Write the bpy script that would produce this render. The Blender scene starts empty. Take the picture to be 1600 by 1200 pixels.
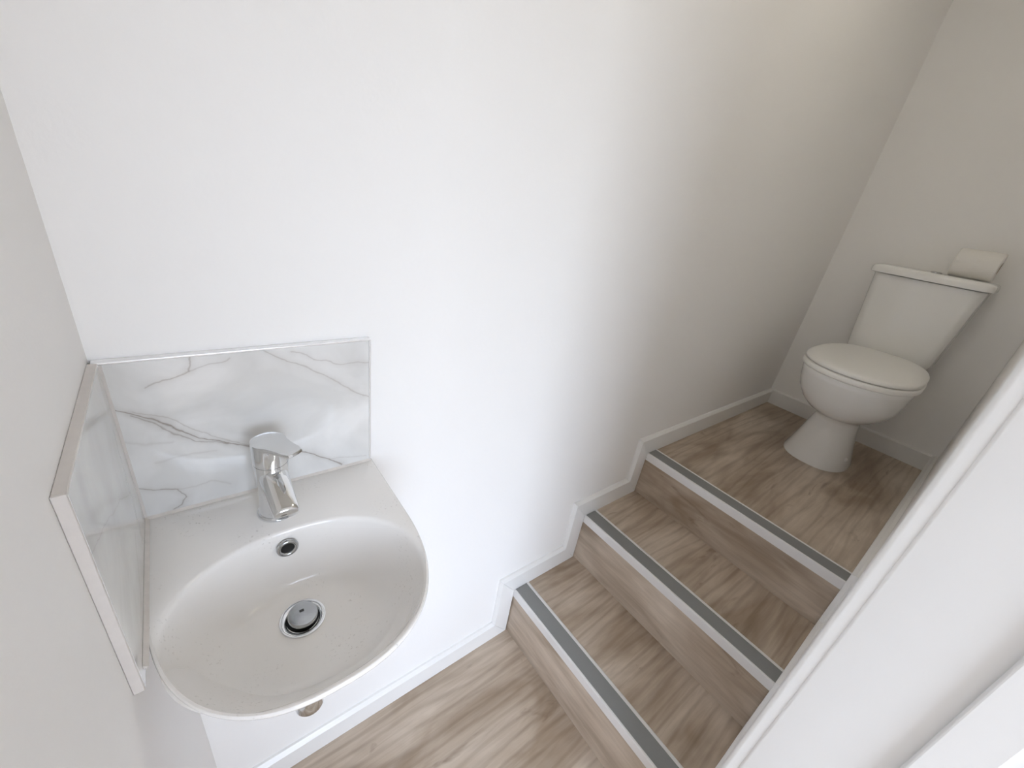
import bpy, bmesh, math
from mathutils import Vector, Matrix

scene = bpy.context.scene
COL = scene.collection

# ------------------------------------------------------------------ camera
cam_d = bpy.data.cameras.new('camera')
cam_d.sensor_fit = 'HORIZONTAL'
cam_d.sensor_width = 36.0
cam_d.lens = 640.63 * 36.0 / 1600.0
cam_d.clip_start = 0.005
cam = bpy.data.objects.new('camera', cam_d)
COL.objects.link(cam)
_r = Vector((0.78758776, -0.59821775, 0.14778717))
_d = Vector((-0.1537451, -0.42302141, -0.89298115))
_f = Vector((0.59671431, 0.68057947, -0.42513953))
M4 = Matrix((( _r.x, -_d.x, -_f.x, 0.1037), (_r.y, -_d.y, -_f.y, -0.65298), (_r.z, -_d.z, -_f.z, 1.40688), (0, 0, 0, 1)))
cam.matrix_world = M4
scene.camera = cam

# ------------------------------------------------------------------ world, light, exposure
world = bpy.data.worlds.new('World')
scene.world = world
world.use_nodes = True
_wt = world.node_tree
bg = _wt.nodes['Background']
bg.inputs[1].default_value = 8.3
# overcast sky above the horizon, dull ground below it
_tc = _wt.nodes.new('ShaderNodeTexCoord'); _sx = _wt.nodes.new('ShaderNodeSeparateXYZ'); _cr = _wt.nodes.new('ShaderNodeValToRGB')
_cr.color_ramp.elements[0].position = 0.49; _cr.color_ramp.elements[0].color = (0.235, 0.225, 0.205, 1)
_cr.color_ramp.elements[1].position = 0.51; _cr.color_ramp.elements[1].color = (0.735, 0.835, 1.0, 1)
_mr = _wt.nodes.new('ShaderNodeMapRange'); _mr.inputs['From Min'].default_value = -1; _mr.inputs['From Max'].default_value = 1
_wt.links.new(_tc.outputs['Generated'], _sx.inputs[0]); _wt.links.new(_sx.outputs['Z'], _mr.inputs['Value'])
_wt.links.new(_mr.outputs['Result'], _cr.inputs['Fac']); _wt.links.new(_cr.outputs['Color'], bg.inputs[0])

# daylight enters the adjoining room through its window; the portal guides sampling through it
WIN_X0, WIN_X1, WIN_Z0, WIN_Z1, HALL_Y = -1.00, 0.62, 0.32, 2.20, -2.70
_pd = bpy.data.lights.new('window_portal', 'AREA')
_pd.shape = 'RECTANGLE'; _pd.size = WIN_X1 - WIN_X0; _pd.size_y = WIN_Z1 - WIN_Z0
_pd.cycles.is_portal = True
_po = bpy.data.objects.new('window_portal', _pd); COL.objects.link(_po)
_po.location = ((WIN_X0 + WIN_X1) / 2, HALL_Y - 0.11, (WIN_Z0 + WIN_Z1) / 2)
_po.rotation_euler = (math.radians(90), 0, 0)

vs = scene.view_settings
vs.view_transform = 'Standard'
vs.look = 'None'
vs.gamma = 1.0
vs.use_curve_mapping = False
vs.exposure = 0.33
scene.cycles.use_adaptive_sampling = True
scene.cycles.adaptive_threshold = 0.2
scene.cycles.adaptive_min_samples = 16
scene.cycles.max_bounces = 14
scene.cycles.diffuse_bounces = 10
scene.cycles.glossy_bounces = 4

# ------------------------------------------------------------------ dimensions (metres)
L = 2.499                 # x of the wall behind the toilet
X1, X2, X3 = 0.826, 1.107, 1.396      # riser faces
H1, H2, H3 = 0.207, 0.4075, 0.587     # tread and landing heights
YF = -0.684               # inner face of the doorway wall
SK, SKT = 0.075, 0.015    # skirting height and thickness
CEIL = 2.55
ZB = 0.8996               # basin rim height
TS = 0.0096               # side tile face
XJ = 0.72                 # door lining face
HX0, HX1 = -1.75, 1.75    # adjoining room

# ------------------------------------------------------------------ materials
def new_mat(name):
    m = bpy.data.materials.new(name); m.use_nodes = True
    nt = m.node_tree
    return m, nt, nt.nodes['Principled BSDF']

def N(nt, typ, **kw):
    n = nt.nodes.new(typ)
    for k, v in kw.items():
        setattr(n, k, v)
    return n

def srgb(r, g, b):
    def c(u):
        u /= 255.0
        return u / 12.92 if u <= 0.04045 else ((u + 0.055) / 1.055) ** 2.4
    return (c(r), c(g), c(b), 1)

def plain(name, col, rough, metallic=0.0, bump=0.0, bscale=60.0, coat=0.0, var=0.0, spec=None):
    m, nt, p = new_mat(name)
    p.inputs['Base Color'].default_value = col
    p.inputs['Roughness'].default_value = rough
    p.inputs['Metallic'].default_value = metallic
    p.inputs['Coat Weight'].default_value = coat
    p.inputs['Coat Roughness'].default_value = 0.04
    if spec is not None:
        p.inputs['Specular IOR Level'].default_value = spec
    tc = N(nt, 'ShaderNodeTexCoord')
    nz = N(nt, 'ShaderNodeTexNoise'); nz.inputs['Scale'].default_value = bscale; nz.inputs['Detail'].default_value = 3
    nt.links.new(tc.outputs['Object'], nz.inputs['Vector'])
    if bump:
        b = N(nt, 'ShaderNodeBump'); b.inputs['Strength'].default_value = bump; b.inputs['Distance'].default_value = 0.002
        nt.links.new(nz.outputs['Fac'], b.inputs['Height'])
        nt.links.new(b.outputs['Normal'], p.inputs['Normal'])
    if var:
        mx = N(nt, 'ShaderNodeMixRGB'); mx.blend_type = 'MULTIPLY'
        mx.inputs['Color1'].default_value = col
        mx.inputs['Color2'].default_value = (1 - var, 1 - var, 1 - var, 1)
        nt.links.new(nz.outputs['Fac'], mx.inputs['Fac'])
        nt.links.new(mx.outputs['Color'], p.inputs['Base Color'])
    return m

M_WALL = plain('wall_paint', (0.893, 0.882, 0.870, 1), 0.55, bump=0.12, bscale=140)
M_CEIL = plain('ceiling_paint', (0.87, 0.865, 0.855, 1), 0.7, bump=0.08, bscale=120)
M_GLOSS = plain('gloss_trim_paint', (0.84, 0.835, 0.825, 1), 0.28, bump=0.10, bscale=45)
M_PORC = plain('toilet_porcelain', (0.87, 0.865, 0.845, 1), 0.12, coat=0.5)
M_SEAT = plain('seat_plastic', (0.87, 0.86, 0.83, 1), 0.30)
M_CHROME = plain('chrome', (0.78, 0.79, 0.80, 1), 0.07, metallic=1.0)
M_CHROME_D = plain('worn_chrome', (0.55, 0.56, 0.57, 1), 0.16, metallic=1.0, var=0.35, bscale=90)
M_DARK = plain('dark_void', (0.008, 0.008, 0.008, 1), 0.4)
M_ALU = plain('tile_trim_metal', (0.88, 0.88, 0.88, 1), 0.25, metallic=0.6)
M_TILEEDGE = plain('filler_edge', (0.72, 0.68, 0.65, 1), 0.6, bump=0.3, bscale=80, var=0.12)
M_SEAL = plain('sealant', (0.78, 0.73, 0.68, 1), 0.4, bump=0.5, bscale=70, var=0.25)
M_NOSE = plain('nosing_pale', (0.80, 0.79, 0.79, 1), 0.30, metallic=0.15)
M_INSERT = plain('nosing_grey_insert', (0.24, 0.243, 0.24, 1), 0.5, bump=0.3, bscale=400)
M_PAPER = plain('toilet_paper', (0.84, 0.82, 0.78, 1), 0.9, bump=0.5, bscale=150)
M_CARD = plain('cardboard_core', (0.45, 0.36, 0.27, 1), 0.85)
M_FRAMEW = plain('window_frame_white', (0.8, 0.8, 0.8, 1), 0.35)

def basin_ceramic():
    m, nt, p = new_mat('basin_ceramic')
    p.inputs['Roughness'].default_value = 0.10
    p.inputs['Coat Weight'].default_value = 0.3
    tc = N(nt, 'ShaderNodeTexCoord')
    # fine specks of grime, mostly on the right of the bowl
    n1 = N(nt, 'ShaderNodeTexNoise'); n1.inputs['Scale'].default_value = 260; n1.inputs['Detail'].default_value = 2
    n2 = N(nt, 'ShaderNodeTexNoise'); n2.inputs['Scale'].default_value = 14; n2.inputs['Detail'].default_value = 2
    r1 = N(nt, 'ShaderNodeValToRGB'); r1.color_ramp.elements[0].position = 0.62; r1.color_ramp.elements[1].position = 0.72
    r2 = N(nt, 'ShaderNodeValToRGB'); r2.color_ramp.elements[0].position = 0.50; r2.color_ramp.elements[1].position = 0.68
    mu = N(nt, 'ShaderNodeMath', operation='MULTIPLY')
    mu2 = N(nt, 'ShaderNodeMath', operation='MULTIPLY'); mu2.inputs[1].default_value = 0.42
    mx = N(nt, 'ShaderNodeMixRGB')
    mx.inputs['Color1'].default_value = (0.87, 0.85, 0.825, 1)
    mx.inputs['Color2'].default_value = (0.30, 0.27, 0.23, 1)
    nt.links.new(tc.outputs['Object'], n1.inputs['Vector']); nt.links.new(tc.outputs['Object'], n2.inputs['Vector'])
    nt.links.new(n1.outputs['Fac'], r1.inputs['Fac']); nt.links.new(n2.outputs['Fac'], r2.inputs['Fac'])
    nt.links.new(r1.outputs['Color'], mu.inputs[0]); nt.links.new(r2.outputs['Color'], mu.inputs[1])
    nt.links.new(mu.outputs[0], mu2.inputs[0]); nt.links.new(mu2.outputs[0], mx.inputs['Fac'])
    nt.links.new(mx.outputs['Color'], p.inputs['Base Color'])
    return m
M_BASIN = basin_ceramic()

def vinyl(name, axis, seed):
    """pale oak-look vinyl; grain runs along axis (0 = x, 1 = y)"""
    m, nt, p = new_mat(name)
    lk = nt.links.new
    tc = N(nt, 'ShaderNodeTexCoord')
    def mapped(sl, sa, off):
        mp = N(nt, 'ShaderNodeMapping')
        s = [sa, sa, sa]; s[axis] = sl
        mp.inputs['Scale'].default_value = s
        mp.inputs['Location'].default_value = (seed * 1.7 + off, seed * 2.3, seed * 0.9)
        lk(tc.outputs['Object'], mp.inputs['Vector'])
        return mp.outputs['Vector']
    # broad tone patches
    a = N(nt, 'ShaderNodeTexNoise'); a.inputs['Scale'].default_value = 1.0; a.inputs['Detail'].default_value = 3
    a.inputs['Distortion'].default_value = 0.6
    lk(mapped(3.0, 9.0, 0), a.inputs['Vector'])
    # streaks of grain
    b = N(nt, 'ShaderNodeTexNoise'); b.inputs['Scale'].default_value = 1.0; b.inputs['Detail'].default_value = 6
    b.inputs['Roughness'].default_value = 0.65; b.inputs['Distortion'].default_value = 1.1
    lk(mapped(4.0, 55.0, 3.1), b.inputs['Vector'])
    # cathedral figure
    w = N(nt, 'ShaderNodeTexWave'); w.wave_type = 'BANDS'; w.bands_direction = 'Y' if axis == 0 else 'X'
    w.inputs['Scale'].default_value = 1.0; w.inputs['Distortion'].default_value = 12.0
    w.inputs['Detail'].default_value = 3; w.inputs['Detail Scale'].default_value = 0.7
    lk(mapped(1.5, 9.0, 7.7), w.inputs['Vector'])
    # knots and dark flecks
    k = N(nt, 'ShaderNodeTexNoise'); k.inputs['Scale'].default_value = 1.0; k.inputs['Detail'].default_value = 4
    k.inputs['Distortion'].default_value = 1.6
    lk(mapped(4.5, 15.0, 11.3), k.inputs['Vector'])
    ra = N(nt, 'ShaderNodeValToRGB')
    ra.color_ramp.elements[0].position = 0.32; ra.color_ramp.elements[0].color = srgb(160, 141, 121)
    ra.color_ramp.elements[1].position = 0.68; ra.color_ramp.elements[1].color = srgb(211, 197, 181)
    lk(a.outputs['Fac'], ra.inputs['Fac'])
    rb = N(nt, 'ShaderNodeValToRGB')
    rb.color_ramp.elements[0].position = 0.33; rb.color_ramp.elements[0].color = (0.60, 0.57, 0.54, 1)
    rb.color_ramp.elements[1].position = 0.60; rb.color_ramp.elements[1].color = (1, 1, 1, 1)
    lk(b.outputs['Fac'], rb.inputs['Fac'])
    m1 = N(nt, 'ShaderNodeMixRGB'); m1.blend_type = 'MULTIPLY'; m1.inputs['Fac'].default_value = 0.42
    lk(ra.outputs['Color'], m1.inputs['Color1']); lk(rb.outputs['Color'], m1.inputs['Color2'])
    rw = N(nt, 'ShaderNodeValToRGB')
    rw.color_ramp.elements[0].position = 0.0; rw.color_ramp.elements[0].color = (0.74, 0.71, 0.68, 1)
    rw.color_ramp.elements[1].position = 0.35; rw.color_ramp.elements[1].color = (1, 1, 1, 1)
    lk(w.outputs['Fac'], rw.inputs['Fac'])
    m2 = N(nt, 'ShaderNodeMixRGB'); m2.blend_type = 'MULTIPLY'; m2.inputs['Fac'].default_value = 0.62
    lk(m1.outputs['Color'], m2.inputs['Color1']); lk(rw.outputs['Color'], m2.inputs['Color2'])
    rk = N(nt, 'ShaderNodeValToRGB')
    rk.color_ramp.elements[0].position = 0.655; rk.color_ramp.elements[0].color = (1, 1, 1, 1)
    rk.color_ramp.elements[1].position = 0.80; rk.color_ramp.elements[1].color = (0.36, 0.28, 0.22, 1)
    lk(k.outputs['Fac'], rk.inputs['Fac'])
    m3 = N(nt, 'ShaderNodeMixRGB'); m3.blend_type = 'MULTIPLY'; m3.inputs['Fac'].default_value = 0.8
    lk(m2.outputs['Color'], m3.inputs['Color1']); lk(rk.outputs['Color'], m3.inputs['Color2'])
    lk(m3.outputs['Color'], p.inputs['Base Color'])
    p.inputs['Roughness'].default_value = 0.38
    bp = N(nt, 'ShaderNodeBump'); bp.inputs['Strength'].default_value = 0.18; bp.inputs['Distance'].default_value = 0.001
    lk(b.outputs['Fac'], bp.inputs['Height']); lk(bp.outputs['Normal'], p.inputs['Normal'])
    return m
M_VX = [vinyl('oak_vinyl_floor', 0, 1.3), vinyl('oak_vinyl_tread', 0, 4.1), vinyl('oak_vinyl_tread_upper', 0, 7.9), vinyl('oak_vinyl_landing', 0, 12.4)]
M_VY = [vinyl('oak_vinyl_riser', 1, 2.2), vinyl('oak_vinyl_riser_middle', 1, 5.6), vinyl('oak_vinyl_riser_top', 1, 9.3)]

def marble(name, ua, veins):
    """glossy white marble-look tile. ua: object axis used as u ('X' or 'Y'), v is Z.
    veins: list of (polyline [(u, v), ...], width, strength, colour)"""
    m, nt, p = new_mat(name)
    lk = nt.links.new
    tc = N(nt, 'ShaderNodeTexCoord')
    nz = N(nt, 'ShaderNodeTexNoise'); nz.inputs['Scale'].default_value = 22; nz.inputs['Detail'].default_value = 4
    lk(tc.outputs['Object'], nz.inputs['Vector'])
    sub = N(nt, 'ShaderNodeVectorMath', operation='SUBTRACT'); sub.inputs[1].default_value = (0.5, 0.5, 0.5)
    lk(nz.outputs['Color'], sub.inputs[0])
    scl = N(nt, 'ShaderNodeVectorMath', operation='SCALE'); scl.inputs['Scale'].default_value = 0.020
    lk(sub.outputs[0], scl.inputs[0])
    add = N(nt, 'ShaderNodeVectorMath', operation='ADD')
    lk(tc.outputs['Object'], add.inputs[0]); lk(scl.outputs[0], add.inputs[1])
    sep = N(nt, 'ShaderNodeSeparateXYZ'); lk(add.outputs[0], sep.inputs[0])
    com = N(nt, 'ShaderNodeCombineXYZ'); lk(sep.outputs[ua], com.inputs['X']); lk(sep.outputs['Z'], com.inputs['Y'])
    P = com.outputs[0]
    def math1(op, a, b=None, clamp=False):
        n = N(nt, 'ShaderNodeMath', operation=op); n.use_clamp = clamp
        for i, v in enumerate((a, b)):
            if v is None: continue
            if isinstance(v, (int, float)): n.inputs[i].default_value = v
            else: lk(v, n.inputs[i])
        return n.outputs[0]
    # base: faint clouding
    cl = N(nt, 'ShaderNodeTexNoise'); cl.inputs['Scale'].default_value = 7; cl.inputs['Detail'].default_value = 4
    cl.inputs['Distortion'].default_value = 0.8
    lk(tc.outputs['Object'], cl.inputs['Vector'])
    rc = N(nt, 'ShaderNodeValToRGB')
    rc.color_ramp.elements[0].position = 0.38; rc.color_ramp.elements[0].color = (0.66, 0.655, 0.64, 1)
    rc.color_ramp.elements[1].position = 0.62; rc.color_ramp.elements[1].color = (0.80, 0.795, 0.785, 1)
    lk(cl.outputs['Fac'], rc.inputs['Fac'])
    cur = rc.outputs['Color']
    wn = N(nt, 'ShaderNodeTexNoise'); wn.inputs['Scale'].default_value = 40; wn.inputs['Detail'].default_value = 2
    lk(tc.outputs['Object'], wn.inputs['Vector'])
    for poly, width, strength, colr in veins:
        dist = None
        for (a, b) in zip(poly[:-1], poly[1:]):
            ax, ay = a; bx, by = b
            dx, dy = bx - ax, by - ay
            s1 = N(nt, 'ShaderNodeVectorMath', operation='SUBTRACT'); lk(P, s1.inputs[0]); s1.inputs[1].default_value = (ax, ay, 0)
            dt = N(nt, 'ShaderNodeVectorMath', operation='DOT_PRODUCT'); lk(s1.outputs[0], dt.inputs[0])
            l2 = dx * dx + dy * dy
            dt.inputs[1].default_value = (dx / l2, dy / l2, 0)
            t = math1('ADD', dt.outputs['Value'], 0.0, True)
            pr = N(nt, 'ShaderNodeVectorMath', operation='SCALE'); pr.inputs[0].default_value = (dx, dy, 0); lk(t, pr.inputs['Scale'])
            df = N(nt, 'ShaderNodeVectorMath', operation='DISTANCE'); lk(s1.outputs[0], df.inputs[0]); lk(pr.outputs[0], df.inputs[1])
            dist = df.outputs['Value'] if dist is None else math1('MINIMUM', dist, df.outputs['Value'])
        wv = math1('MULTIPLY', math1('ADD', math1('MULTIPLY', wn.outputs['Fac'], 1.6), 0.1), width)
        q = math1('DIVIDE', dist, wv)
        core = math1('POWER', math1('SUBTRACT', 1.0, q, True), 1.5)
        halo = math1('MULTIPLY', math1('POWER', math1('SUBTRACT', 1.0, math1('DIVIDE', q, 5.0), True), 2.0), 0.28)
        fac = math1('MULTIPLY', math1('MAXIMUM', core, halo), strength)
        mx = N(nt, 'ShaderNodeMixRGB'); lk(fac, mx.inputs['Fac']); lk(cur, mx.inputs['Color1']); mx.inputs['Color2'].default_value = colr
        cur = mx.outputs['Color']
    lk(cur, p.inputs['Base Color'])
    p.inputs['Roughness'].default_value = 0.05
    p.inputs['Coat Weight'].default_value = 0.6
    p.inputs['Coat Roughness'].default_value = 0.02
    return m
GREYV = (0.27, 0.235, 0.205, 1); PALEV = (0.40, 0.365, 0.335, 1)

# ------------------------------------------------------------------ mesh helpers
WPOS = {}
def mesh_obj(name, verts, faces, mat, parent=None, smooth=False, bevel=0.0, segs=2, origin=None, subsurf=0, auto=None):
    """one mesh object given in world coordinates; parented to `parent` when given"""
    if origin is None:
        xs = [v[0] for v in verts]; ys = [v[1] for v in verts]; zs = [v[2] for v in verts]
        origin = ((min(xs) + max(xs)) / 2, (min(ys) + max(ys)) / 2, min(zs))
    o3 = Vector(origin)
    me = bpy.data.meshes.new(name)
    me.from_pydata([tuple(Vector(v) - o3) for v in verts], [], faces)
    bm = bmesh.new(); bm.from_mesh(me)
    bmesh.ops.recalc_face_normals(bm, faces=bm.faces)
    if bevel:
        bmesh.ops.bevel(bm, geom=[e for e in bm.edges if e.is_manifold and e.calc_face_angle(0) > 0.5] , offset=bevel, segments=segs, profile=0.5, affect='EDGES')
    bm.to_mesh(me); bm.free()
    for p in me.polygons:
        p.use_smooth = smooth
    me.materials.append(mat)
    ob = bpy.data.objects.new(name, me); COL.objects.link(ob)
    WPOS[ob.name] = o3
    if parent is not None:
        ob.parent = parent
        ob.location = o3 - WPOS[parent.name]
    else:
        ob.location = o3
    if smooth and auto is not None:
        me.set_sharp_from_angle(angle=math.radians(auto))
    if subsurf:
        md = ob.modifiers.new('subsurf', 'SUBSURF'); md.levels = subsurf; md.render_levels = subsurf
    return ob

def empty(name, loc):
    o = bpy.data.objects.new(name, None); COL.objects.link(o)
    o.location = loc; o.empty_display_size = 0.05
    WPOS[o.name] = Vector(loc)
    return o

def tag(o, label=None, cat=None, group=None, kind=None):
    if label: o['label'] = label
    if cat: o['category'] = cat
    if group: o['group'] = group
    if kind: o['kind'] = kind
    return o

def box(x0, x1, y0, y1, z0, z1):
    v = [(x0, y0, z0), (x1, y0, z0), (x1, y1, z0), (x0, y1, z0), (x0, y0, z1), (x1, y0, z1), (x1, y1, z1), (x0, y1, z1)]
    f = [(0, 3, 2, 1), (4, 5, 6, 7), (0, 1, 5, 4), (1, 2, 6, 5), (2, 3, 7, 6), (3, 0, 4, 7)]
    return v, f

def prism(poly, axis, a0, a1):
    """extrude a 2D polygon along axis: 'y' -> poly in (x, z); 'x' -> (y, z); 'z' -> (x, y)"""
    n = len(poly)
    def mk(p, a):
        if axis == 'y': return (p[0], a, p[1])
        if axis == 'x': return (a, p[0], p[1])
        return (p[0], p[1], a)
    v = [mk(p, a0) for p in poly] + [mk(p, a1) for p in poly]
    f = [tuple(range(n)), tuple(range(2 * n - 1, n - 1, -1))]
    for i in range(n):
        j = (i + 1) % n
        f.append((i, j, n + j, n + i))
    return v, f

def rings_mesh(rings, cap0=True, cap1=True, closed=False):
    v = []; f = []
    n = len(rings[0])
    for r in rings: v += list(r)
    m = len(rings)
    for a in range(m - 1 + (1 if closed else 0)):
        b = (a + 1) % m
        for i in range(n):
            j = (i + 1) % n
            f.append((a * n + i, a * n + j, b * n + j, b * n + i))
    if cap0 and not closed: f.append(tuple(range(n - 1, -1, -1)))
    if cap1 and not closed: f.append(tuple((m - 1) * n + i for i in range(n)))
    return v, f

def lathe(prof, centre, n=48, axis=None):
    """prof: list of (r, h); revolved about `axis` through `centre`"""
    ax = Vector(axis or (0, 0, 1)).normalized()
    t = Vector((1, 0, 0)) if abs(ax.x) < 0.9 else Vector((0, 1, 0))
    u = (t - ax * t.dot(ax)).normalized(); w = ax.cross(u)
    c = Vector(centre)
    rings = []
    for r, h in prof:
        rings.append([tuple(c + ax * h + (u * math.cos(2 * math.pi * i / n) + w * math.sin(2 * math.pi * i / n)) * max(r, 1e-5)) for i in range(n)])
    return rings_mesh(rings)

def torus(centre, axis, R, r, n=48, k=12):
    prof = []
    ax = Vector(axis).normalized()
    t = Vector((1, 0, 0)) if abs(ax.x) < 0.9 else Vector((0, 1, 0))
    u = (t - ax * t.dot(ax)).normalized(); w = ax.cross(u); c = Vector(centre)
    rings = []
    for a in range(k):
        th = 2 * math.pi * a / k
        rr = R + r * math.cos(th); hh = r * math.sin(th)
        rings.append([tuple(c + ax * hh + (u * math.cos(2 * math.pi * i / n) + w * math.sin(2 * math.pi * i / n)) * rr) for i in range(n)])
    return rings_mesh(rings, closed=True)

def struct(name, vf, mat, **kw):
    return tag(mesh_obj(name, vf[0], vf[1], mat, **kw), kind='structure')

# ------------------------------------------------------------------ the room shell
T = 0.10
WT = 0.21                  # doorway wall thickness
YO = YF - WT               # outer face of the doorway wall
DH = 2.02                  # door head height
struct('floor', box(HX0 - T, L + T, HALL_Y - T, T, -0.12, 0.0), M_VX[0])
struct('wall_back', box(-T, L + T, 0, T, 0, CEIL), M_WALL)
struct('wall_left', box(-T, 0, YO, 0, 0, CEIL), M_WALL)
struct('wall_right', box(L, L + T, YO, 0, 0, CEIL), M_WALL)
# doorway wall with the opening, one mesh
def door_wall():
    lo = XJ + 0.024
    v, f = [], []
    for b in (box(lo, L, YO, YF, 0, CEIL), box(0.0, lo, YO, YF, DH + 0.024, CEIL)):
        n = len(v); v += b[0]; f += [tuple(i + n for i in q) for q in b[1]]
    return v, f
struct('wall_front', door_wall(), M_WALL)
struct('ceiling', box(HX0 - T, L + T, HALL_Y - T, T, CEIL, CEIL + 0.1), M_CEIL)
# adjoining room beyond the doorway
struct('wall_hall_near', box(HX0, -T, YO, YO + 0.1, 0, CEIL), M_WALL)
struct('wall_hall_left', box(HX0 - T, HX0, HALL_Y, YO + 0.1, 0, CEIL), M_WALL)
struct('wall_hall_right', box(HX1, HX1 + T, HALL_Y, YO, 0, CEIL), M_WALL)
def far_wall():
    v, f = [], []
    for b in (box(HX0 - T, WIN_X0, HALL_Y - T, HALL_Y, 0, CEIL), box(WIN_X1, HX1 + T, HALL_Y - T, HALL_Y, 0, CEIL),
              box(WIN_X0, WIN_X1, HALL_Y - T, HALL_Y, 0, WIN_Z0), box(WIN_X0, WIN_X1, HALL_Y - T, HALL_Y, WIN_Z1, CEIL)):
        n = len(v); v += b[0]; f += [tuple(i + n for i in q) for q in b[1]]
    return v, f
struct('wall_hall_far', far_wall(), M_WALL)
wn = tag(empty('window_1', ((WIN_X0 + WIN_X1) / 2, HALL_Y, WIN_Z0)), kind='structure')
mx_ = (WIN_X0 + WIN_X1) / 2
for b in (box(WIN_X0, WIN_X0 + 0.05, HALL_Y - 0.05, HALL_Y, WIN_Z0, WIN_Z1), box(WIN_X1 - 0.05, WIN_X1, HALL_Y - 0.05, HALL_Y, WIN_Z0, WIN_Z1),
          box(WIN_X0, WIN_X1, HALL_Y - 0.05, HALL_Y, WIN_Z0, WIN_Z0 + 0.05), box(WIN_X0, WIN_X1, HALL_Y - 0.05, HALL_Y, WIN_Z1 - 0.05, WIN_Z1)):
    mesh_obj('window_frame', b[0], b[1], M_FRAMEW, wn)

# door lining, architrave and stop (the white upright at the right of the picture)
dr = tag(empty('door_1', (XJ, YF, 0)), kind='structure')
vf = box(XJ, XJ + 0.024, YO - 0.002, YF, 0, DH); mesh_obj('lining', *vf, M_GLOSS, dr, bevel=0.004, segs=4, smooth=True)
vf = box(0.0, XJ, YO - 0.002, YF - 0.001, DH, DH + 0.024); mesh_obj('head_lining', *vf, M_GLOSS, dr, bevel=0.002)
vf = box(XJ - 0.012, XJ + 0.0, -0.840, -0.797, 0, DH); mesh_obj('door_stop', *vf, M_GLOSS, dr, bevel=0.002)
vf = box(0.0, XJ - 0.012, -0.840, -0.797, DH - 0.012, DH); mesh_obj('head_stop', *vf, M_GLOSS, dr, bevel=0.002)
# architrave: rounded inner edge, 60 mm wide
def arch_profile(x0, w, yb, t, flip=1):
    pts = [(x0, yb), (x0, yb + flip * (t - 0.006))]
    for i in range(1, 7):
        a = math.pi / 2 * i / 6
        pts.append((x0 + 0.006 - 0.006 * math.cos(a), yb + flip * (t - 0.006 + 0.006 * math.sin(a))))
    pts += [(x0 + w - 0.004, yb + flip * t), (x0 + w, yb + flip * (t - 0.004)), (x0 + w, yb)]
    return pts
vf = prism(arch_profile(XJ + 0.0025, 0.062, YF - 0.0005, 0.0170), 'z', 0.0, DH + 0.06)
mesh_obj('architrave', *vf, M_GLOSS, dr, smooth=True, auto=40)
vf = box(0.0, XJ + 0.003, YF, YF + 0.018, DH + 0.004, DH + 0.066); mesh_obj('head_architrave', *vf, M_GLOSS, dr, bevel=0.004)
vf = prism(arch_profile(XJ + 0.003, 0.062, YO, 0.018, -1), 'z', 0.0, DH + 0.06)
mesh_obj('architrave', *vf, M_GLOSS, dr, smooth=True, auto=40)

# ------------------------------------------------------------------ stairs and landing
SY0, SY1 = YF, 0.0
st = tag(empty('staircase', (X1, (SY0 + SY1) / 2, 0)), 'three wood-look steps with grey and white nosings beside the white wall', 'stairs')
tread_mats = [M_VX[1], M_VX[2]]
steps = [(X1, X2, 0.0, H1), (X2, X3, H1, H2), (X3, None, H2, H3)]
NT = 0.0035
for i, (xa, xb, za, zc) in enumerate(steps):
    vf = box(xa, xa + 0.018, SY0, SY1, za, zc - 0.001)
    mesh_obj('riser', *vf, M_VY[i], st)
    if xb is not None:
        vf = box(xa + 0.018, xb + 0.018, SY0, SY1, zc - 0.02, zc)
        mesh_obj('tread', *vf, tread_mats[i], st)
    # nosing: L-shaped pale profile with a grey insert in its top
    nx = xa - 0.004; w = 0.064; hf = 0.026
    poly = [(nx, zc - hf), (nx + 0.004, zc - hf), (nx + 0.004, zc - 0.001), (nx + w, zc - 0.001), (nx + w, zc + 0.0012),
            (nx + w - 0.004, zc + NT), (nx + w - 0.0105, zc + NT), (nx + w - 0.011, zc + 0.002), (nx + 0.007, zc + 0.002), (nx + 0.006, zc + NT), (nx + 0.0015, zc + NT), (nx, zc + NT - 0.0015)]
    vf = prism(poly, 'y', SY0 + 0.017, SY1 - SKT - 0.0005)
    ns = mesh_obj('nosing', *vf, M_NOSE, st)
    tag(ns, 'pale step nosing with grey grip insert')
    vf = box(nx + 0.0068, nx + w - 0.0112, SY0 + 0.018, SY1 - SKT - 0.001, zc + 0.0005, zc + NT - 0.0004)
    mesh_obj('grip_insert', *vf, M_INSERT, ns)
struct('floor_landing', box(X3 + 0.018, L, SY0, SY1, H3 - 0.03, H3), M_VX[3])

# ------------------------------------------------------------------ skirting boards
def skirt_profile_piece(name, quad, y_wall, direction, parent, top_edge):
    """quad: 4 (x, z) corners, in order lower-start, lower-end, upper-end, upper-start; board on plane y_wall,
    thickness towards `direction`; the upper edge is chamfered"""
    a, b, c, d = [Vector(p) for p in quad]
    ch = 0.010
    def lerp_in(p_up, p_lo):
        v = (p_lo - p_up); return p_up + v.normalized() * ch
    yb, yf = y_wall, y_wall + direction * SKT
    ycham = y_wall + direction * (SKT - 0.009)
    c2, d2 = lerp_in(c, b), lerp_in(d, a)
    v = [(a.x, yb, a.y), (b.x, yb, b.y), (c.x, yb, c.y), (d.x, yb, d.y),
         (a.x, yf, a.y), (b.x, yf, b.y), (c2.x, yf, c2.y), (d2.x, yf, d2.y),
         (c.x, ycham, c.y), (d.x, ycham, d.y)]
    f = [(0, 3, 2, 1), (4, 5, 6, 7), (7, 6, 8, 9), (9, 8, 2, 3), (0, 1, 5, 4), (1, 2, 8, 6, 5), (0, 4, 7, 9, 3)]
    return mesh_obj(name, v, f, M_GLOSS, parent)

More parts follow.
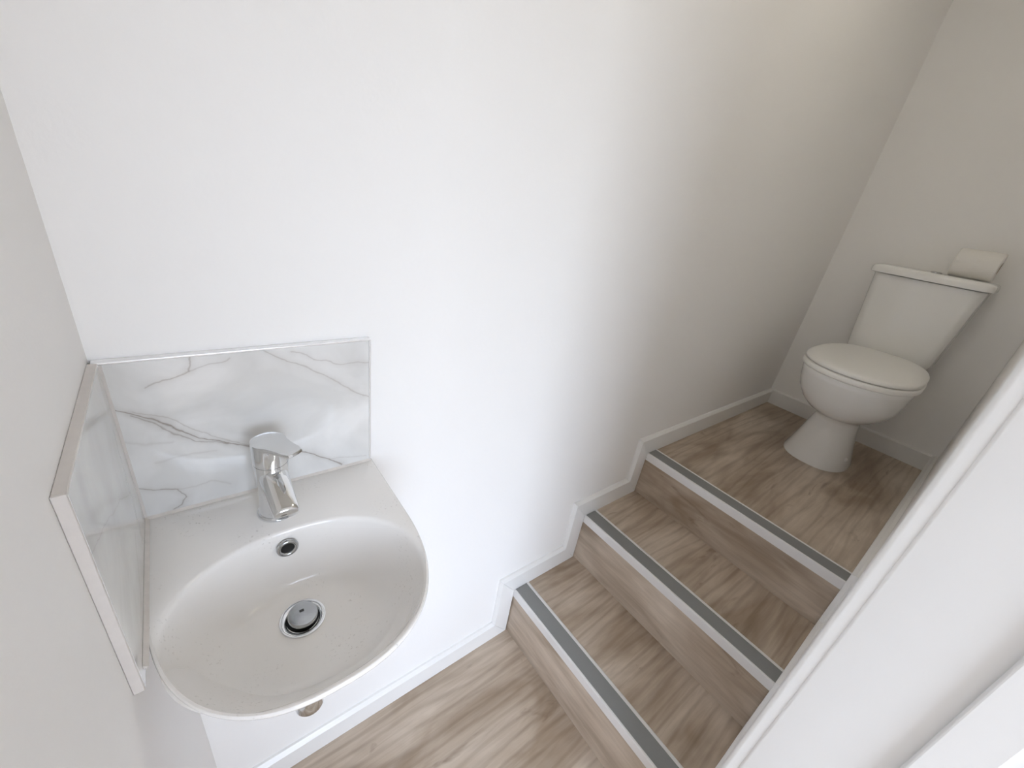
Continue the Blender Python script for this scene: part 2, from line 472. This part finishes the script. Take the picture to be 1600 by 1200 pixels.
def stepped(name, y_wall, direction, x_start):
    root = tag(empty(name, (X1, y_wall, 0)), kind='structure')
    g = 0.0004
    low = [(x_start, 0.0), (X1 - 0.004, 0.0), (X1 - 0.004, H1), (X2 - 0.004, H1), (X2 - 0.004, H2), (X3 - 0.004, H2), (X3 - 0.004, H3), (L, H3)]
    up = [(x_start, SK), (X1 - 0.066, SK), (X1 - 0.066, H1 + SK), (X2 - 0.066, H1 + SK), (X2 - 0.066, H2 + SK), (X3 - 0.066, H2 + SK), (X3 - 0.066, H3 + SK), (L, H3 + SK)]
    for i in range(len(low) - 1):
        q = [low[i], low[i + 1], up[i + 1], up[i]]
        if q[0] == q[1]: continue
        # a hair of joint at the mitres
        def sh(p, r, s):
            p = Vector(p); r = Vector(r); return tuple(p + (r - p).normalized() * s)
        q = [sh(q[0], q[1], g), sh(q[1], q[0], g), sh(q[2], q[3], g), sh(q[3], q[2], g)]
        skirt_profile_piece('skirting_board', q, y_wall, direction, root, True)
    return root
stepped('baseboard_back', 0.0, -1, 0.0)
# doorway side: starts past the architrave
rootf = tag(empty('baseboard_front', (X2, YF, 0)), kind='structure')
lowf = [(X1 + 0.0, H1), (X2 - 0.004, H1), (X2 - 0.004, H2), (X3 - 0.004, H2), (X3 - 0.004, H3), (L, H3)]
upf = [(X1 + 0.0, H1 + SK), (X2 - 0.066, H1 + SK), (X2 - 0.066, H2 + SK), (X3 - 0.066, H2 + SK), (X3 - 0.066, H3 + SK), (L, H3 + SK)]
SKT_OLD = SKT
SKT = 0.019
for i in range(len(lowf) - 1):
    skirt_profile_piece('skirting_board', [lowf[i], lowf[i + 1], upf[i + 1], upf[i]], YF, 1, rootf, True)
SKT = SKT_OLD
# behind the toilet
pr = [(-SKT, H3)] and [(L, H3), (L - SKT, H3), (L - SKT, H3 + SK - 0.005), (L - SKT + 0.006, H3 + SK), (L, H3 + SK)]
vf = prism(pr, 'y', YF + 0.019, -SKT); struct('baseboard_right', vf, M_GLOSS)
pl = [(0, 0), (SKT, 0), (SKT, SK - 0.005), (SKT - 0.006, SK), (0, SK)]
vf = prism(pl, 'y', YF, -SKT); struct('baseboard_left', vf, M_GLOSS)

# ------------------------------------------------------------------ tiled splashbacks
XR, ZT, TB = 0.3388, 1.1477, 0.012
bs = tag(empty('back_splashback', (XR / 2, -TB / 2, ZB)), 'grey-veined white marble tile behind the tap with slim metal edge trim', 'wall tile')
# the tile object's origin is put at the world origin's x, y and z so vein coordinates are real metres
veins_back = [
    ([(0.008, 1.084), (0.026, 1.074), (0.049, 1.056), (0.068, 1.037), (0.088, 1.018), (0.112, 1.007), (0.150, 0.988), (0.180, 0.974), (0.210, 0.960), (0.238, 0.944), (0.263, 0.925), (0.285, 0.906)], 0.0030, 0.95, GREYV),
    ([(0.030, 1.076), (0.054, 1.062), (0.080, 1.038), (0.105, 1.018), (0.135, 0.999), (0.165, 0.978)], 0.0026, 0.6, PALEV),
    ([(0.026, 1.070), (0.048, 1.050), (0.067, 1.029), (0.082, 1.014), (0.124, 1.000)], 0.0026, 0.7, GREYV),
    ([(0.263, 0.925), (0.290, 0.920), (0.330, 0.910)], 0.0022, 0.4, PALEV),
    ([(0.096, 1.146), (0.097, 1.136), (0.095, 1.125), (0.081, 1.119), (0.064, 1.116), (0.047, 1.107)], 0.0028, 0.75, PALEV),
    ([(0.095, 1.125), (0.116, 1.132), (0.140, 1.138)], 0.0028, 0.5, PALEV),
    ([(0.179, 1.146), (0.211, 1.123), (0.247, 1.105), (0.278, 1.081), (0.306, 1.054), (0.337, 1.037)], 0.0028, 0.65, PALEV),
    ([(0.219, 1.139), (0.248, 1.122), (0.295, 1.109), (0.337, 1.106)], 0.0026, 0.55, PALEV),
    ([(0.007, 0.959), (0.027, 0.946), (0.052, 0.939), (0.059, 0.921), (0.051, 0.908), (0.043, 0.905)], 0.0026, 0.75, GREYV),
    ([(0.052, 0.939), (0.071, 0.936), (0.093, 0.938), (0.115, 0.924)], 0.0040, 0.35, PALEV),
    ([(0.036, 0.994), (0.073, 0.993), (0.110, 0.991)], 0.0045, 0.28, PALEV),
    ([(0.010, 1.034), (0.034, 1.022), (0.060, 1.020)], 0.0050, 0.30, PALEV),
]
vf = box(TS - 0.0005, XR - 0.003, -TB, -0.0005, ZB + 0.0006, ZT - 0.003)
mesh_obj('tile', *vf, marble('marble_tile_back', 'X', veins_back), bs, origin=(0, 0, 0), bevel=0.0006, segs=1)
vf = box(TS * 0.3, XR, -TB - 0.0012, -0.0005, ZT - 0.003, ZT); mesh_obj('top_trim', *vf, M_ALU, bs, bevel=0.0008)
vf = box(XR - 0.003, XR, -TB - 0.0012, -0.0005, ZB + 0.001, ZT - 0.003); mesh_obj('side_trim', *vf, M_ALU, bs, bevel=0.0008)
ss = tag(empty('side_splashback', (TS / 2, -0.14, ZB)), 'narrow marble tile panel on the left wall beside the basin', 'wall tile')
veins_side = [
    ([(-0.03, 1.14), (-0.045, 1.05), (-0.055, 0.98), (-0.075, 0.91)], 0.0025, 0.5, PALEV),
    ([(-0.055, 0.98), (-0.12, 1.02), (-0.20, 1.06), (-0.27, 1.08)], 0.0020, 0.35, PALEV),
    ([(-0.10, 0.95), (-0.16, 0.92), (-0.25, 0.90)], 0.0022, 0.35, PALEV),
]
SD = 0.271
vf = box(0.0005, TS, -SD + 0.002, -TB - 0.0015, ZB - 0.012, ZT - 0.002)
mesh_obj('tile', *vf, marble('marble_tile_side', 'Y', veins_side), ss, origin=(0, 0, 0), bevel=0.0006, segs=1)
vf = box(0.0003, TS - 0.0004, -SD - 0.0005, -SD + 0.002, ZB - 0.012, ZT); mesh_obj('front_edge', *vf, M_TILEEDGE, ss, bevel=0.0005, segs=1)
vf = box(0.0003, TS - 0.0004, -SD + 0.002, -TB - 0.0015, ZT - 0.002, ZT); mesh_obj('top_edge', *vf, M_TILEEDGE, ss, bevel=0.0005, segs=1)
# grout bead where the two tiles meet
vf = prism([(TS - 0.001, -TB + 0.001), (TS - 0.001, -TB - 0.0045), (TS + 0.0035, -TB + 0.001)], 'z', ZB + 0.0045, ZT - 0.003)
mesh_obj('corner_grout', *vf, M_TILEEDGE, bs)

# ------------------------------------------------------------------ wash basin
BC = Vector((0.1755, -0.235))
BXL, BXR, BYB = TS + 0.0004, 0.3418, -0.0006
def outer_xy(th):
    """basin plan outline: straight back and sides, super-elliptic front; ray from BC at angle th"""
    d = Vector((math.cos(th), math.sin(th)))
    cx = (BXL + BXR) / 2; hw = (BXR - BXL) / 2; cy = -0.165; hd = 0.2135; ex = 2.45
    lo, hi = 0.0, 0.5
    def inside(p):
        if p.y > BYB: return False
        if p.y >= cy: return abs(p.x - cx) <= hw
        return (abs(p.x - cx) / hw) ** ex + ((cy - p.y) / hd) ** ex <= 1
    for _ in range(40):
        mid = (lo + hi) / 2
        if inside(BC + d * mid): lo = mid
        else: hi = mid
    return BC + d * lo
IC = Vector((0.1720, -0.2460))
def inner_xy(th):
    d = Vector((math.cos(th), math.sin(th)))
    hw, hb, hf, ex = 0.1535, 0.121, 0.1235, 2.2
    hd = hb if d.y > 0 else hf
    r = ((abs(d.x) / hw) ** ex + (abs(d.y) / hd) ** ex) ** (-1 / ex)
    return IC + d * r
DRAIN = Vector((0.1685, -0.2030)); DD = 0.104
wb = tag(empty('wash_basin', (0.1755, -0.2, ZB - 0.17)), 'small white ceramic wash basin in the corner under the marble tile', 'wash basin')
def basin():
    n = 144
    # angles chosen so the square back corners get vertices
    ths = [2 * math.pi * i / n for i in range(n)]
    for cor in ((BXR, BYB), (BXL, BYB)):
        a = math.atan2(cor[1] - BC.y, cor[0] - BC.x) % (2 * math.pi)
        k = min(range(n), key=lambda i: abs(ths[i] - a)); ths[k] = a
    out = [outer_xy(t) for t in ths]
    inn = []
    for i, t in enumerate(ths):
        dv = out[i] - IC
        inn.append(inner_xy(math.atan2(dv.y, dv.x)))
    rings = []
    rd = 0.027
    dirs = [Vector((math.cos(t), math.sin(t))) for t in [math.atan2((inn[i] - IC).y, (inn[i] - IC).x) for i in range(n)]]
    base = [DRAIN + dirs[i] * rd for i in range(n)]
    rings.append([(p.x, p.y, ZB - DD - 0.03) for p in base])
    rings.append([(p.x, p.y, ZB - DD - 0.004) for p in base])
    S = [0.0, 0.04, 0.12, 0.24, 0.36, 0.48, 0.58, 0.67, 0.75, 0.82, 0.875, 0.92, 0.95, 0.972, 0.986]
    for s in S:
        ring = []
        for i in range(n):
            p = base[i].lerp(inn[i], s)
            ss_ = s
            pe = 3.3 + 3.2 * max(0.0, dirs[i].y) ** 2
            z = -DD * (1 - ss_ ** pe) ** 0.85
            ring.append((p.x, p.y, ZB + z))
        rings.append(ring)
    # soft lip from bowl to deck
    for s, z in ((1.0, -0.0048), (1.018, -0.0018), (1.04, -0.0005)):
        rings.append([])
        for i in range(n):
            p = IC + (inn[i] - IC) * s
            q = out[i]
            lim = BC + (q - BC) * 0.985
            if (p - BC).length > (lim - BC).length: p = lim
            rings[-1].append((p.x, p.y, ZB + z))
    def ins(p, m):
        return Vector((min(max(p.x, BXL + m), BXR - m), min(p.y, BYB - m))) if True else p
    last = rings[-1]
    rings.append([((Vector(last[i][:2]) * 0.5 + out[i] * 0.5).x, (Vector(last[i][:2]) * 0.5 + out[i] * 0.5).y, ZB) for i in range(n)])
    def inset(i, m):
        v = out[i] - BC; l = v.length
        return BC + v * ((l - m) / l)
    rings.append([(inset(i, 0.0035).x, inset(i, 0.0035).y, ZB) for i in range(n)])
    rings.append([(inset(i, 0.0010).x, inset(i, 0.0010).y, ZB - 0.0012) for i in range(n)])
    rings.append([(out[i].x, out[i].y, ZB - 0.004) for i in range(n)])
    for k, z in ((0.994, -0.009), (0.972, -0.020), (0.91, -0.042), (0.80, -0.080), (0.64, -0.120), (0.42, -0.150), (0.22, -0.158)):
        ring = []
        for i in range(n):
            x = BC.x + (out[i].x - BC.x) * k
            y = BYB + (out[i].y - BYB) * (0.25 + 0.75 * k if k > 0.3 else 0.35)
            ring.append((x, y if True else 0, ZB + z))
        rings.append(ring)
    return rings_mesh(rings, cap0=False, cap1=True)
vf = basin()
bb = mesh_obj('bowl', *vf, M_BASIN, wb, smooth=True, auto=55)
# bead of sealant along tile and basin
vf = prism([(-TB - 0.0001, ZB - 0.0005), (-TB - 0.0042, ZB + 0.0002), (-TB - 0.0001, ZB + 0.0035)], 'x', BXL, XR)
mesh_obj('sealant_bead', *vf, M_SEAL, wb)
vf = prism([(BXL - 0.0002, ZB - 0.001), (BXL + 0.0045, ZB + 0.0002), (BXL - 0.0002, ZB + 0.004)], 'y', -0.255, -TB - 0.002)
mesh_obj('sealant_bead', *vf, M_SEAL, wb)
# overflow
OVC = Vector((0.1685, -0.1310, ZB - 0.0290)); OVA = Vector((0.0, -1.0, 0.06)).normalized()
vf = torus(OVC + OVA * 0.0005, OVA, 0.0118, 0.0034)
ov = mesh_obj('overflow_ring', *vf, M_CHROME_D, wb, smooth=True)
vf = lathe([(0.0, -0.004), (0.0105, -0.004), (0.0105, 0.0008), (0.0, 0.0008)], OVC, 32, OVA)
mesh_obj('overflow_hole', *vf, M_DARK, ov)
# drain
DC = Vector((DRAIN.x, DRAIN.y, ZB - DD))
vf = lathe([(0.0215, -0.012), (0.0215, 0.0), (0.0235, 0.0012), (0.0285, 0.0028), (0.0305, 0.0022), (0.0310, -0.001), (0.026, -0.02)], DC, 56)
dn = mesh_obj('drain_flange', *vf, M_CHROME, wb, smooth=True, auto=40)
vf = lathe([(0.0, -0.013), (0.0215, -0.013), (0.0215, -0.011), (0.0, -0.011)], DC, 40); mesh_obj('drain_well', *vf, M_DARK, dn)
pa = Vector((0.06, -0.05, 1)).normalized()
vf = lathe([(0.004, -0.011), (0.004, 0.004), (0.0185, 0.0045), (0.0198, 0.0060), (0.0198, 0.0105), (0.0188, 0.0118), (0.0, 0.0122)], DC, 48, pa)
pg = mesh_obj('plug_cap', *vf, M_CHROME_D, wb, smooth=True, auto=40)
vf = box(DC.x - 0.003, DC.x + 0.003, DC.y + 0.002, DC.y + 0.006, DC.z + 0.0115, DC.z + 0.0126)
mesh_obj('plug_slot', *vf, M_DARK, pg)
# bottle trap hanging under the bowl
TCX, TCY = 0.166, -0.197
vf = lathe([(0.0, 0.558), (0.010, 0.5585), (0.018, 0.562), (0.0225, 0.570), (0.0225, 0.625), (0.026, 0.627), (0.026, 0.650), (0.0165, 0.655), (0.0165, 0.760)], (TCX, TCY, 0), 40)
mesh_obj('bottle_trap', *vf, M_CHROME, wb, smooth=True, auto=40)
vf = lathe([(0.0155, 0.0), (0.0155, -TCY - 0.003)], (TCX, TCY, 0.640), 32, (0, 1, 0))
mesh_obj('waste_pipe', *vf, M_CHROME, wb, smooth=True, auto=40)

# ------------------------------------------------------------------ mixer tap
TX, TY = 0.167, -0.076
tp = tag(empty('mixer_tap', (TX, TY, ZB)), 'chrome single-lever mixer tap at the back of the basin', 'tap')
vf = lathe([(0.0, 0.0), (0.0262, 0.0), (0.0270, 0.0015), (0.0268, 0.0045), (0.0250, 0.0065), (0.0, 0.0065)], (TX, TY, ZB), 56)
mesh_obj('base_ring', *vf, M_CHROME, tp, smooth=True, auto=40)
vf = lathe([(0.0, 0.005), (0.0240, 0.006), (0.0232, 0.014), (0.0220, 0.030), (0.0214, 0.050), (0.0216, 0.070), (0.0226, 0.088), (0.0228, 0.096), (0.0, 0.0962)], (TX, TY, ZB), 56)
mesh_obj('body', *vf, M_CHROME, tp, smooth=True, auto=40)
# spout: flattened tapering tube falling forward over the bowl
def spout():
    rings = []; n = 40
    tipx = 0.003
    path = [((0, 0.004, 0.074), 0.0195, 0.0200), ((0.0005, -0.016, 0.072), 0.0192, 0.0185), ((0.001, -0.034, 0.067), 0.0186, 0.0160), ((0.002, -0.054, 0.0605), 0.0178, 0.0135), ((0.0028, -0.068, 0.0560), 0.0172, 0.0120), ((0.003, -0.0735, 0.0542), 0.0164, 0.0108), ((0.003, -0.0752, 0.0536), 0.0148, 0.0092)]
    ax = Vector((0.04, -0.93, -0.30)).normalized()
    sx = Vector((1, 0, 0)); up = sx.cross(ax); up = up if up.z > 0 else -up
    for (c, rw, rh) in path:
        c = Vector((TX, TY, ZB)) + Vector(c)
        ring = []
        for i in range(n):
            a = 2 * math.pi * i / n
            ca, sa = math.cos(a), math.sin(a)
            e = 2 / 2.6
            ring.append(tuple(c + sx * (rw * math.copysign(abs(ca) ** e, ca)) + up * (rh * math.copysign(abs(sa) ** e, sa))))
        rings.append(ring)
    return rings_mesh(rings)
vf = spout(); sp = mesh_obj('spout', *vf, M_CHROME, tp, smooth=True, auto=50)
vf = lathe([(0.0, 0.0), (0.0098, 0.0), (0.0108, 0.001), (0.0110, 0.009), (0.0, 0.009)], (TX + 0.003, TY - 0.060, ZB + 0.0445), 32, (0, -0.25, 1))
mesh_obj('aerator', *vf, M_CHROME_D, sp, smooth=True, auto=40)
# lever head: a slanted round cap that runs out into a paddle
LROT = math.radians(-62)   # heading of the paddle, from +x
def lever():
    n = 64
    R, tip, hw = 0.0232, 0.0555, 0.0138
    def plan(k):
        pts = []
        for i in range(n):
            a = 2 * math.pi * i / n
            d = Vector((math.cos(a), math.sin(a)))
            # union of the round cap and a tapering paddle along +u, by marching
            lo, hi = 0.0, 0.08
            for _ in range(30):
                m = (lo + hi) / 2; p = d * m
                ins = p.length <= R
                if not ins and p.x > 0:
                    if p.x <= tip - 0.006:
                        t = max(0.0, min(1.0, p.x / (tip - 0.006)))
                        ins = abs(p.y) <= R * (1 - t) ** 2 + hw * (1 - (1 - t) ** 2)
                    else:
                        ins = ((p.x - (tip - 0.006)) / 0.006) ** 2.5 + (abs(p.y) / hw) ** 2.5 <= 1
                if ins: lo = m
                else: hi = m
            pts.append(d * lo * k)
        return pts
    c, s = math.cos(LROT), math.sin(LROT)
    pl = plan(1.0)
    def topz(p): return 0.1325 + 0.035 * p.x
    def W(p, z): return (TX + p.x * c - p.y * s, TY + p.x * s + p.y * c, ZB + z)
    rings = []
    lowr = []
    for p in pl:
        q = p if p.length <= R * 1.001 else p.normalized() * R
        lowr.append(q)
    rings.append([W(q * 0.98, 0.0965) for q in lowr])
    rings.append([W(q, 0.0985) for q in lowr])
    rings.append([W(q, 0.112) for q in lowr])
    rings.append([W(lowr[i].lerp(pl[i], 0.12), topz(pl[i]) - 0.0085) for i in range(n)])
    rings.append([W(lowr[i].lerp(pl[i], 0.93), topz(pl[i]) - 0.0062) for i in range(n)])
    rings.append([W(pl[i], topz(pl[i]) - 0.0040) for i in range(n)])
    rings.append([W(pl[i], topz(pl[i]) - 0.0014) for i in range(n)])
    rings.append([W(pl[i] * 0.975, topz(pl[i])) for i in range(n)])
    rings.append([W(pl[i] * 0.80, topz(pl[i] * 0.8) + 0.0004) for i in range(n)])
    rings.append([W(pl[i] * 0.45, topz(pl[i] * 0.45) + 0.0006) for i in range(n)])
    rings.append([W(pl[i] * 0.02, topz(pl[i] * 0.02) + 0.0006) for i in range(n)])
    return rings_mesh(rings)
vf = lever(); mesh_obj('lever', *vf, M_CHROME, tp, smooth=True, auto=45)

# ------------------------------------------------------------------ toilet
CY = -0.372
tl = tag(empty('toilet', (2.2, CY, H3)), 'white close-coupled toilet with lowered lid on the landing', 'toilet')
def dplan(xf, xb, hw, ex=2.2, flat=0.30, n=72, cy=CY, back_r=0.05):
    """toilet-seat outline: rounded front at xf (low x), squarer back at xb"""
    ln = xb - xf
    xm = xf + ln * (1 - flat) * 0.62
    pts = []
    for i in range(n):
        a = 2 * math.pi * i / n
        ca, sa = math.cos(a), math.sin(a)
        if ca < 0:      # front half
            e = 2 / ex
            x = xm + (xm - xf) * math.copysign(abs(ca) ** e, ca); y = hw * math.copysign(abs(sa) ** e, sa)
        else:
            e = 2 / 3.4
            x = xm + (xb - xm) * abs(ca) ** e; y = hw * (1 - 0.16 * abs(ca) ** 1.2) * math.copysign(abs(sa) ** e, sa)
        pts.append((x, cy + y))
    return pts
def loft(sections, cap0=True, cap1=True):
    return rings_mesh([[(x, y, H3 + z) for (x, y) in pts] for pts, z in sections], cap0, cap1)
def ell(xc, hx, hy, n=72, ex=2.0, cy=CY):
    e = 2 / ex
    return [(xc + hx * math.copysign(abs(math.cos(2 * math.pi * i / n)) ** e, math.cos(2 * math.pi * i / n)),
             cy + hy * math.copysign(abs(math.sin(2 * math.pi * i / n)) ** e, math.sin(2 * math.pi * i / n))) for i in range(n)]
XFR, XBK = 1.812, 2.326
# pan: flared foot, waist and bowl
secs = [(ell(2.138, 0.150, 0.117, ex=2.4, cy=CY+.009), 0.0), (ell(2.138, 0.149, 0.116, ex=2.4, cy=CY+.009), 0.010), (ell(2.134, 0.139, 0.108, ex=2.3, cy=CY+.008), 0.036),
        (ell(2.120, 0.122, 0.094, ex=2.3, cy=CY+.006), 0.092), (ell(2.108, 0.108, 0.081, ex=2.2, cy=CY+.004), 0.150), (ell(2.100, 0.101, 0.074), 0.194),
        (ell(2.094, 0.103, 0.076), 0.208),
        (ell(2.088, 0.124, 0.091), 0.221), (ell(2.076, 0.164, 0.117), 0.242), (ell(2.066, 0.200, 0.142), 0.273),
        (dplan(1.852, 2.290, 0.156), 0.310), (dplan(1.833, 2.296, 0.164), 0.347), (dplan(1.823, 2.300, 0.168), 0.377), (dplan(1.819, 2.300, 0.170), 0.395), (dplan(1.821, 2.299, 0.168), 0.399)]
vf = loft(secs); mesh_obj('pan', *vf, M_PORC, tl, smooth=True, auto=60)
# rear shelf of the pan that carries the cistern, and outlet to the wall
vf = loft([(ell(2.30, 0.125, 0.070, ex=3), 0.235), (ell(2.345, 0.120, 0.100, ex=3.5), 0.30), (ell(2.365, 0.115, 0.125, ex=4), 0.36), (ell(2.370, 0.112, 0.130, ex=4), 0.412)])
mesh_obj('cistern_shelf', *vf, M_PORC, tl, smooth=True, auto=50)
vf = lathe([(0.052, 0.0), (0.052, 0.10), (0.060, 0.105), (0.060, 0.15), (0.05, 0.152), (0.05, 0.310)], (2.18, CY, H3 + 0.185), 32, (1, 0, 0))
mesh_obj('outlet_pipe', *vf, M_PORC, tl, smooth=True, auto=40)
SCREW = (2.080, CY - 0.0890, H3 + 0.052)
vf = lathe([(0.0, -0.006), (0.009, -0.006), (0.009, 0.003), (0.006, 0.007), (0.0, 0.008)], SCREW, 20, (-0.3, -1, 0.35))
mesh_obj('screw_cap', *vf, M_SEAT, tl, smooth=True, auto=50)
# seat ring and lid
def dring(xf, xb, hw, z0, z1, r, taper=0.0):
    o = lambda m: dplan(xf + m, xb - m, hw - m)
    return loft([(o(r), z0), (o(r * 0.3), z0 + r * 0.3), (o(0), z0 + r), (o(0), z1 - r), (o(r * 0.3), z1 - r * 0.3), (o(r), z1)])
vf = dring(XFR, XBK, 0.178, 0.3995, 0.4195, 0.005); mesh_obj('seat', *vf, M_SEAT, tl, smooth=True, auto=50)
def lid():
    o = lambda m: dplan(XFR + 0.005 + m, XBK - m, 0.175 - m)
    secs = [(o(0.004), 0.4220), (o(0.0), 0.4250), (o(0.0), 0.4310), (o(0.003), 0.4355), (o(0.012), 0.4390), (o(0.035), 0.4420), (o(0.075), 0.4445), (o(0.12), 0.4455)]
    v, f = loft(secs)
    # the lid rises slightly towards its hinge
    return [(x, y, z + (0.010 * max(0.0, (x - XFR - 0.1) / (XBK - XFR - 0.1)) if z > H3 + 0.427 else 0.0)) for (x, y, z) in v], f
vf = lid(); ld = mesh_obj('lid', *vf, M_SEAT, tl, smooth=True, auto=60)
for sy in (-0.075, 0.075):
    vf = lathe([(0.0, -0.022), (0.010, -0.022), (0.011, -0.018), (0.011, 0.018), (0.010, 0.022), (0.0, 0.022)], (XBK - 0.012, CY + sy, H3 + 0.4195), 24, (0, 1, 0))
    mesh_obj('hinge', *vf, M_SEAT, tl, smooth=True, auto=40)
# cistern: tapers downwards, rounded front
def crect(xf, xb, hw, r, n=10, bow=0.0, cy=CY):
    pts = []
    cs = [(xf + r, cy - hw + r, math.pi, 1.5 * math.pi), (xb - 0.01, cy - hw + 0.01, 1.5 * math.pi, 2 * math.pi), (xb - 0.01, cy + hw - 0.01, 0, 0.5 * math.pi), (xf + r, cy + hw - r, 0.5 * math.pi, math.pi)]
    for k, (x, y, a0, a1) in enumerate(cs):
        rr = r if k in (0, 3) else 0.01
        for i in range(n + 1):
            a = a0 + (a1 - a0) * i / n
            pts.append((x + rr * math.cos(a), y + rr * math.sin(a)))
    # gentle bow of the front face
    m = 24
    front = []
    y1, y0 = pts[-1][1], pts[0][1]
    for i in range(1, m):
        t = i / m
        front.append((xf - bow * math.sin(math.pi * t), y1 + (y0 - y1) * t))
    return pts + front
cs = []
for z, hw, xf in ((0.412, 0.125, 2.345), (0.420, 0.136, 2.338), (0.440, 0.1415, 2.334), (0.50, 0.147, 2.331), (0.60, 0.1555, 2.326), (0.70, 0.164, 2.322), (0.737, 0.167, 2.320)):
    cs.append((crect(xf, L - 0.006, hw, 0.035, bow=0.010), z))
vf = loft(cs); mesh_obj('cistern', *vf, M_PORC, tl, smooth=True, auto=50)
cl = []
for z, m in ((0.7395, 0.006), (0.7415, 0.001), (0.745, 0.0), (0.758, 0.0), (0.765, 0.003), (0.7695, 0.010), (0.7715, 0.022), (0.7722, 0.05)):
    cl.append((crect(2.306 + m, L - 0.004, 0.181 - m, 0.030, bow=0.012), z))
vf = loft(cl); mesh_obj('cistern_lid', *vf, M_PORC, tl, smooth=True, auto=50)
vf = lathe([(0.0, 0.0), (0.017, 0.0), (0.017, 0.0025), (0.014, 0.0045), (0.0, 0.005)], (2.375, CY - 0.006, H3 + 0.7718), 32)
fb = mesh_obj('flush_button', *vf, M_CHROME_D, tl, smooth=True, auto=40)

# ------------------------------------------------------------------ toilet roll on the cistern
RR = 0.050; RC = Vector((2.415, -0.464, H3 + 0.772 + RR + 0.0005))
tr = tag(empty('toilet_roll', (RC.x, RC.y, RC.z - RR)), 'white toilet roll lying on its side on the cistern lid', 'toilet roll')
hl = 0.060
vf = lathe([(0.021, -hl), (RR - 0.003, -hl), (RR, -hl + 0.003), (RR, hl - 0.003), (RR - 0.003, hl), (0.021, hl)], RC, 48, (0, 1, 0))
def hollow(prof, c, n, ax):
    v, f = lathe(prof, c, n, ax)
    f = f[:-2]
    m = len(prof)
    for i in range(n):
        j = (i + 1) % n
        f.append(((m - 1) * n + i, (m - 1) * n + j, j, i))
    return v, f
vf = hollow([(0.021, -hl), (RR - 0.003, -hl), (RR, -hl + 0.003), (RR, hl - 0.003), (RR - 0.003, hl), (0.021, hl)], RC, 48, (0, 1, 0))
mesh_obj('paper', *vf, M_PAPER, tr, smooth=True, auto=40)
vf = hollow([(0.0195, -hl), (0.0208, -hl), (0.0208, hl), (0.0195, hl)], RC, 40, (0, 1, 0))
mesh_obj('core', *vf, M_CARD, tr, smooth=True, auto=40)

# ------------------------------------------------------------------ unseen round light over the stairs, added as fill for the dark landing
M_FILL, _nt, _p = new_mat('fill_diffuser')
_p.inputs['Base Color'].default_value = (0.9, 0.9, 0.88, 1)
_p.inputs['Emission Color'].default_value = (1.0, 0.93, 0.77, 1)
_p.inputs['Emission Strength'].default_value = 6.4
LX, LY = 1.35, -0.46
lm = tag(empty('added_fill_light', (LX, LY, CEIL)), 'unseen round fill light added above the stairs', 'ceiling light')
vf = lathe([(0.0, 0.0), (0.150, 0.0), (0.152, -0.006), (0.150, -0.022), (0.0, -0.022)], (LX, LY, CEIL - 0.0005), 48)
mesh_obj('rim', *vf, M_FRAMEW, lm, smooth=True, auto=40)
vf = lathe([(0.138, -0.0226), (0.136, -0.035), (0.120, -0.050), (0.080, -0.062), (0.0, -0.067)], (LX, LY, CEIL), 48)
mesh_obj('diffuser', *vf, M_FILL, lm, smooth=True)
